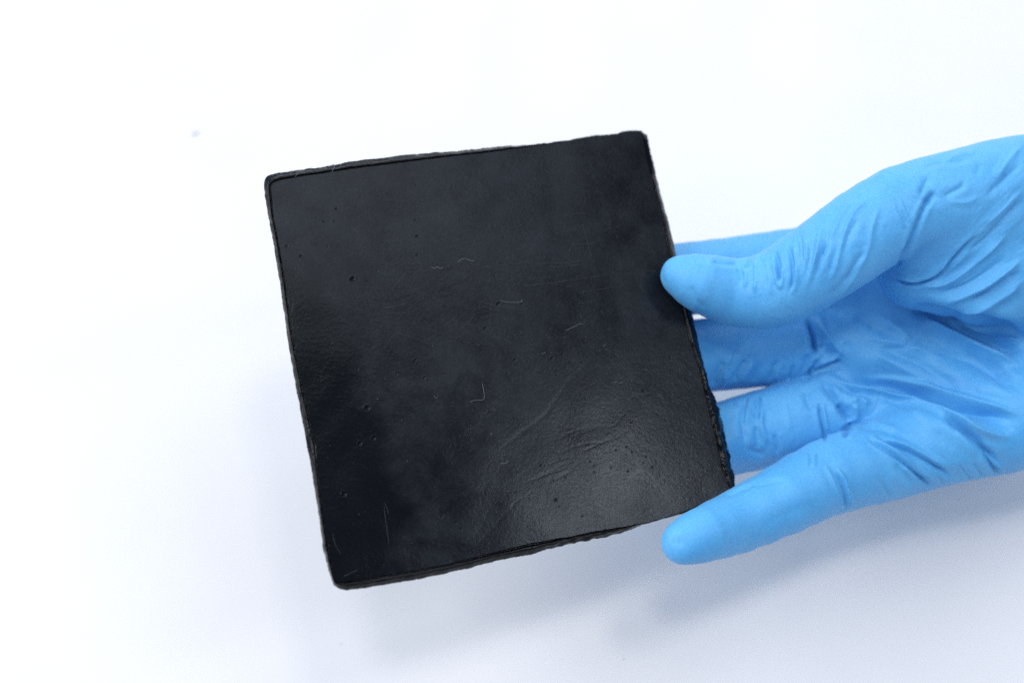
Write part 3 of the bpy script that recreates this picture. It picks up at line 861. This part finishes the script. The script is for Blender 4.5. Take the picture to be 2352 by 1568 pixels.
    (Z4([(1620, 560), (1500, 575), (1420, 600)]), 4, 6, ANY), (Z4([(1360, 120), (1520, 320), (1720, 530)]), 6, 9, ANY), (Z4([(1340, 700), (1280, 760), (1180, 790)]), -6, 7, ANY),
]

def build_hand():
    vox = 3.15
    V, F, nrm, near = surface_nets((95, -640, -720), (1850, 560, 130), vox)
    k = FOC / (FOC - V[:, 2])
    Q = np.stack([CX + V[:, 0] * k, CY - V[:, 1] * k], -1)
    view = EYE - V
    view /= np.linalg.norm(view, axis=1)[:, None]
    facing = np.clip((np.einsum('ij,ij->i', nrm, view) + 0.25) / 0.35, 0, 1)
    disp = np.zeros(len(V))
    folds = []
    for pts, amp, sg, part in FOLDS:
        wide = sg > 7
        ln = np.hypot(*np.diff(np.array(pts), axis=0).T).sum()
        if part != T:
            amp *= 0.62 if ln < 42 else (1.22 if ln > 150 else 1.0)
        folds.append((pts, amp * (1.75 if wide else (1.2 if amp < 0 and sg < 6.6 and part == T else 1.5)), sg * ((0.9 if amp > 0 else 1.15) if wide else 1.0), part))
        if part == TH and len(pts) > 2:
            for _ in range(1):                        # finer companions of the measured folds
                off = rng.normal(0, 9, 2) + np.array([rng.choice([-1, 1]) * 7, 0])
                folds.append((np.array(pts) * 1.0 + off + rng.normal(0, 2.5, (len(pts), 2)), amp * rng.uniform(0.2, 0.38), sg * 0.75, part))
    for pts, amp, sg, part in folds:
        pl = smooth_poly(pts)
        lo2, hi2 = pl.min(0) - 4 * sg, pl.max(0) + 4 * sg
        m = (Q[:, 0] > lo2[0]) & (Q[:, 0] < hi2[0]) & (Q[:, 1] > lo2[1]) & (Q[:, 1] < hi2[1]) & (facing > 0)
        if part:
            m &= np.isin(near, [PART_NAMES.index(q) for q in part])
        idx = np.nonzero(m)[0]
        if not len(idx):
            continue
        d, s, al = seg_dist(Q[idx], pl)
        if np.abs(pl[0] - pl[-1]).sum() < 14:
            tap = 1.0
        else:
            tap = np.clip(np.minimum(al, 1 - al) / 0.22, 0, 1)
            tap = tap * tap * (3 - 2 * tap)
        prof = 0.65 * np.exp(-(d / sg) ** 2) + 0.45 * np.exp(-(d / (0.45 * sg)) ** 2) - 0.22 * np.exp(-((d - 2.1 * sg) / (1.1 * sg)) ** 2)
        disp[idx] += amp * prof * tap * facing[idx]
    # slack film: slanting shallow ripples everywhere
    r = 1.0 * np.sin((V[:, 0] * 0.9 + V[:, 1] * 0.45 + V[:, 2] * 0.3) / 11 + 2 * np.sin(V[:, 1] / 47) + 1.5 * np.sin(V[:, 0] / 61))
    r *= 0.35 + 0.65 * np.sin(V[:, 0] / 83 + 1.3) * np.sin(V[:, 1] / 71 + V[:, 2] / 90)
    rp = np.array([0.9, 0.9, 0.8, 0.8, 0.5, 0.9, 0.9, 0.9, 0.55])[near]
    disp += 0.55 * r * rp
    V = V + nrm * disp[:, None]
    # direction of the fine tension creases on every part of the film
    ldir = {'thumb': (-.50, .87), 'metac': (-.66, .75), 'then1': (-.70, .71), 'then2': (-.90, .43), 'palm': (.955, .30),
            'index': (-.40, .92), 'middle': (-.45, .89), 'ring': (.08, 1.0), 'pinky': (.30, .95)}
    slack = {'thumb': .9, 'metac': .55, 'then1': .75, 'then2': .9, 'palm': .55, 'index': .6, 'middle': .9, 'ring': .7, 'pinky': .35}
    Ld = np.array([ldir[q] for q in PART_NAMES])[near]
    sl = np.array([slack[q] for q in PART_NAMES])[near]
    tip = (near == 0) & (Q[:, 0] < 1840)
    bl = np.clip((1860 - Q[:, 0]) / 90, 0, 1)[:, None]
    Ld = np.where((near == 0)[:, None], Ld * (1 - bl) + np.array([.10, 1.0]) * bl, Ld)
    tb = np.clip((Q[:, 0] - 1960) / 100, 0, 1)[:, None]
    Ld = np.where((near == 0)[:, None], Ld * (1 - tb) + np.array([-.66, .75]) * tb, Ld)
    pb = np.clip((Q[:, 0] - 1930) / 120, 0, 1)[:, None]
    Ld = np.where((near == 8)[:, None], Ld * (1 - pb) + np.array([.80, .60]) * pb, Ld)
    Ld /= np.linalg.norm(Ld, axis=1)[:, None]
    sl = sl * np.where(near == 0, np.clip((Q[:, 0] - 1640) / 80, 0.1, 1) * (1 - 0.4 * np.clip((Q[:, 0] - 1960) / 100, 0, 1)), 1) * np.where(near == 8, np.clip((Q[:, 0] - 1640) / 200, 0.1, 1.6), 1)
    X2 = np.stack([V[:, 0], -V[:, 1]], -1)
    flow = np.stack([X2[:, 0] * Ld[:, 1] - X2[:, 1] * Ld[:, 0], (X2 * Ld).sum(1), V[:, 2]], -1)
    # keep the film outside the slab it grips
    base = to_world(np.array([1300.0, -60.0, -330.0]))
    o = mesh_obj('gloved_hand', to_world(V) - base, F, M_GLOVE)
    o.location = Vector(base)
    at = o.data.attributes.new('flow', 'FLOAT_VECTOR', 'POINT')
    at.data.foreach_set('vector', flow.astype(np.float32).ravel())
    at = o.data.attributes.new('slack', 'FLOAT', 'POINT')
    at.data.foreach_set('value', sl.astype(np.float32))
    o['label'] = 'right hand in a blue nitrile glove pinching the slab between thumb and fingers'
    o['category'] = 'hand'
    return o
HAND = build_hand()

# ------------------------------------------------------------------ specks on the table
def table_pt(x, y):
    d = U(x, y, 0) - EYE
    n = np.array([0, math.cos(PITCH), math.sin(PITCH)])
    t = (-HGT - n @ EYE) / (n @ d)
    return to_world(EYE + d * t)

def fleck(x, y, size, label, seed):
    r2 = np.random.default_rng(seed)
    bm = bmesh.new()
    bmesh.ops.create_icosphere(bm, subdivisions=2, radius=1.0)
    for v in bm.verts:
        v.co *= 0.75 + 0.5 * r2.random()
        v.co.x *= 1.5
        v.co.z *= 0.45
        v.co *= size
        v.co.z += 0.3 * size
    me = bpy.data.meshes.new('dust_fleck')
    bm.to_mesh(me)
    bm.free()
    me.materials.append(M_DUST)
    o = bpy.data.objects.new('dust_fleck', me)
    COL.objects.link(o)
    o.location = Vector(table_pt(x, y))
    o.rotation_euler = (0, 0, r2.random() * 6)
    o['label'] = label
    o['category'] = 'fleck'
    o['group'] = 'flecks of dust on the white table'
fleck(447, 306, 0.0011, 'blurred grey crumb on the white table up and left of the slab', 1)
fleck(1431, 1511, 0.00030, 'tiny grey fleck on the white table below the little finger', 2)
fleck(1575, 1465, 0.00022, 'smallest fleck on the table below the little fingertip, at right', 3)
fleck(783, 1478, 0.00022, 'thin speck on the table just below the slab corner', 4)
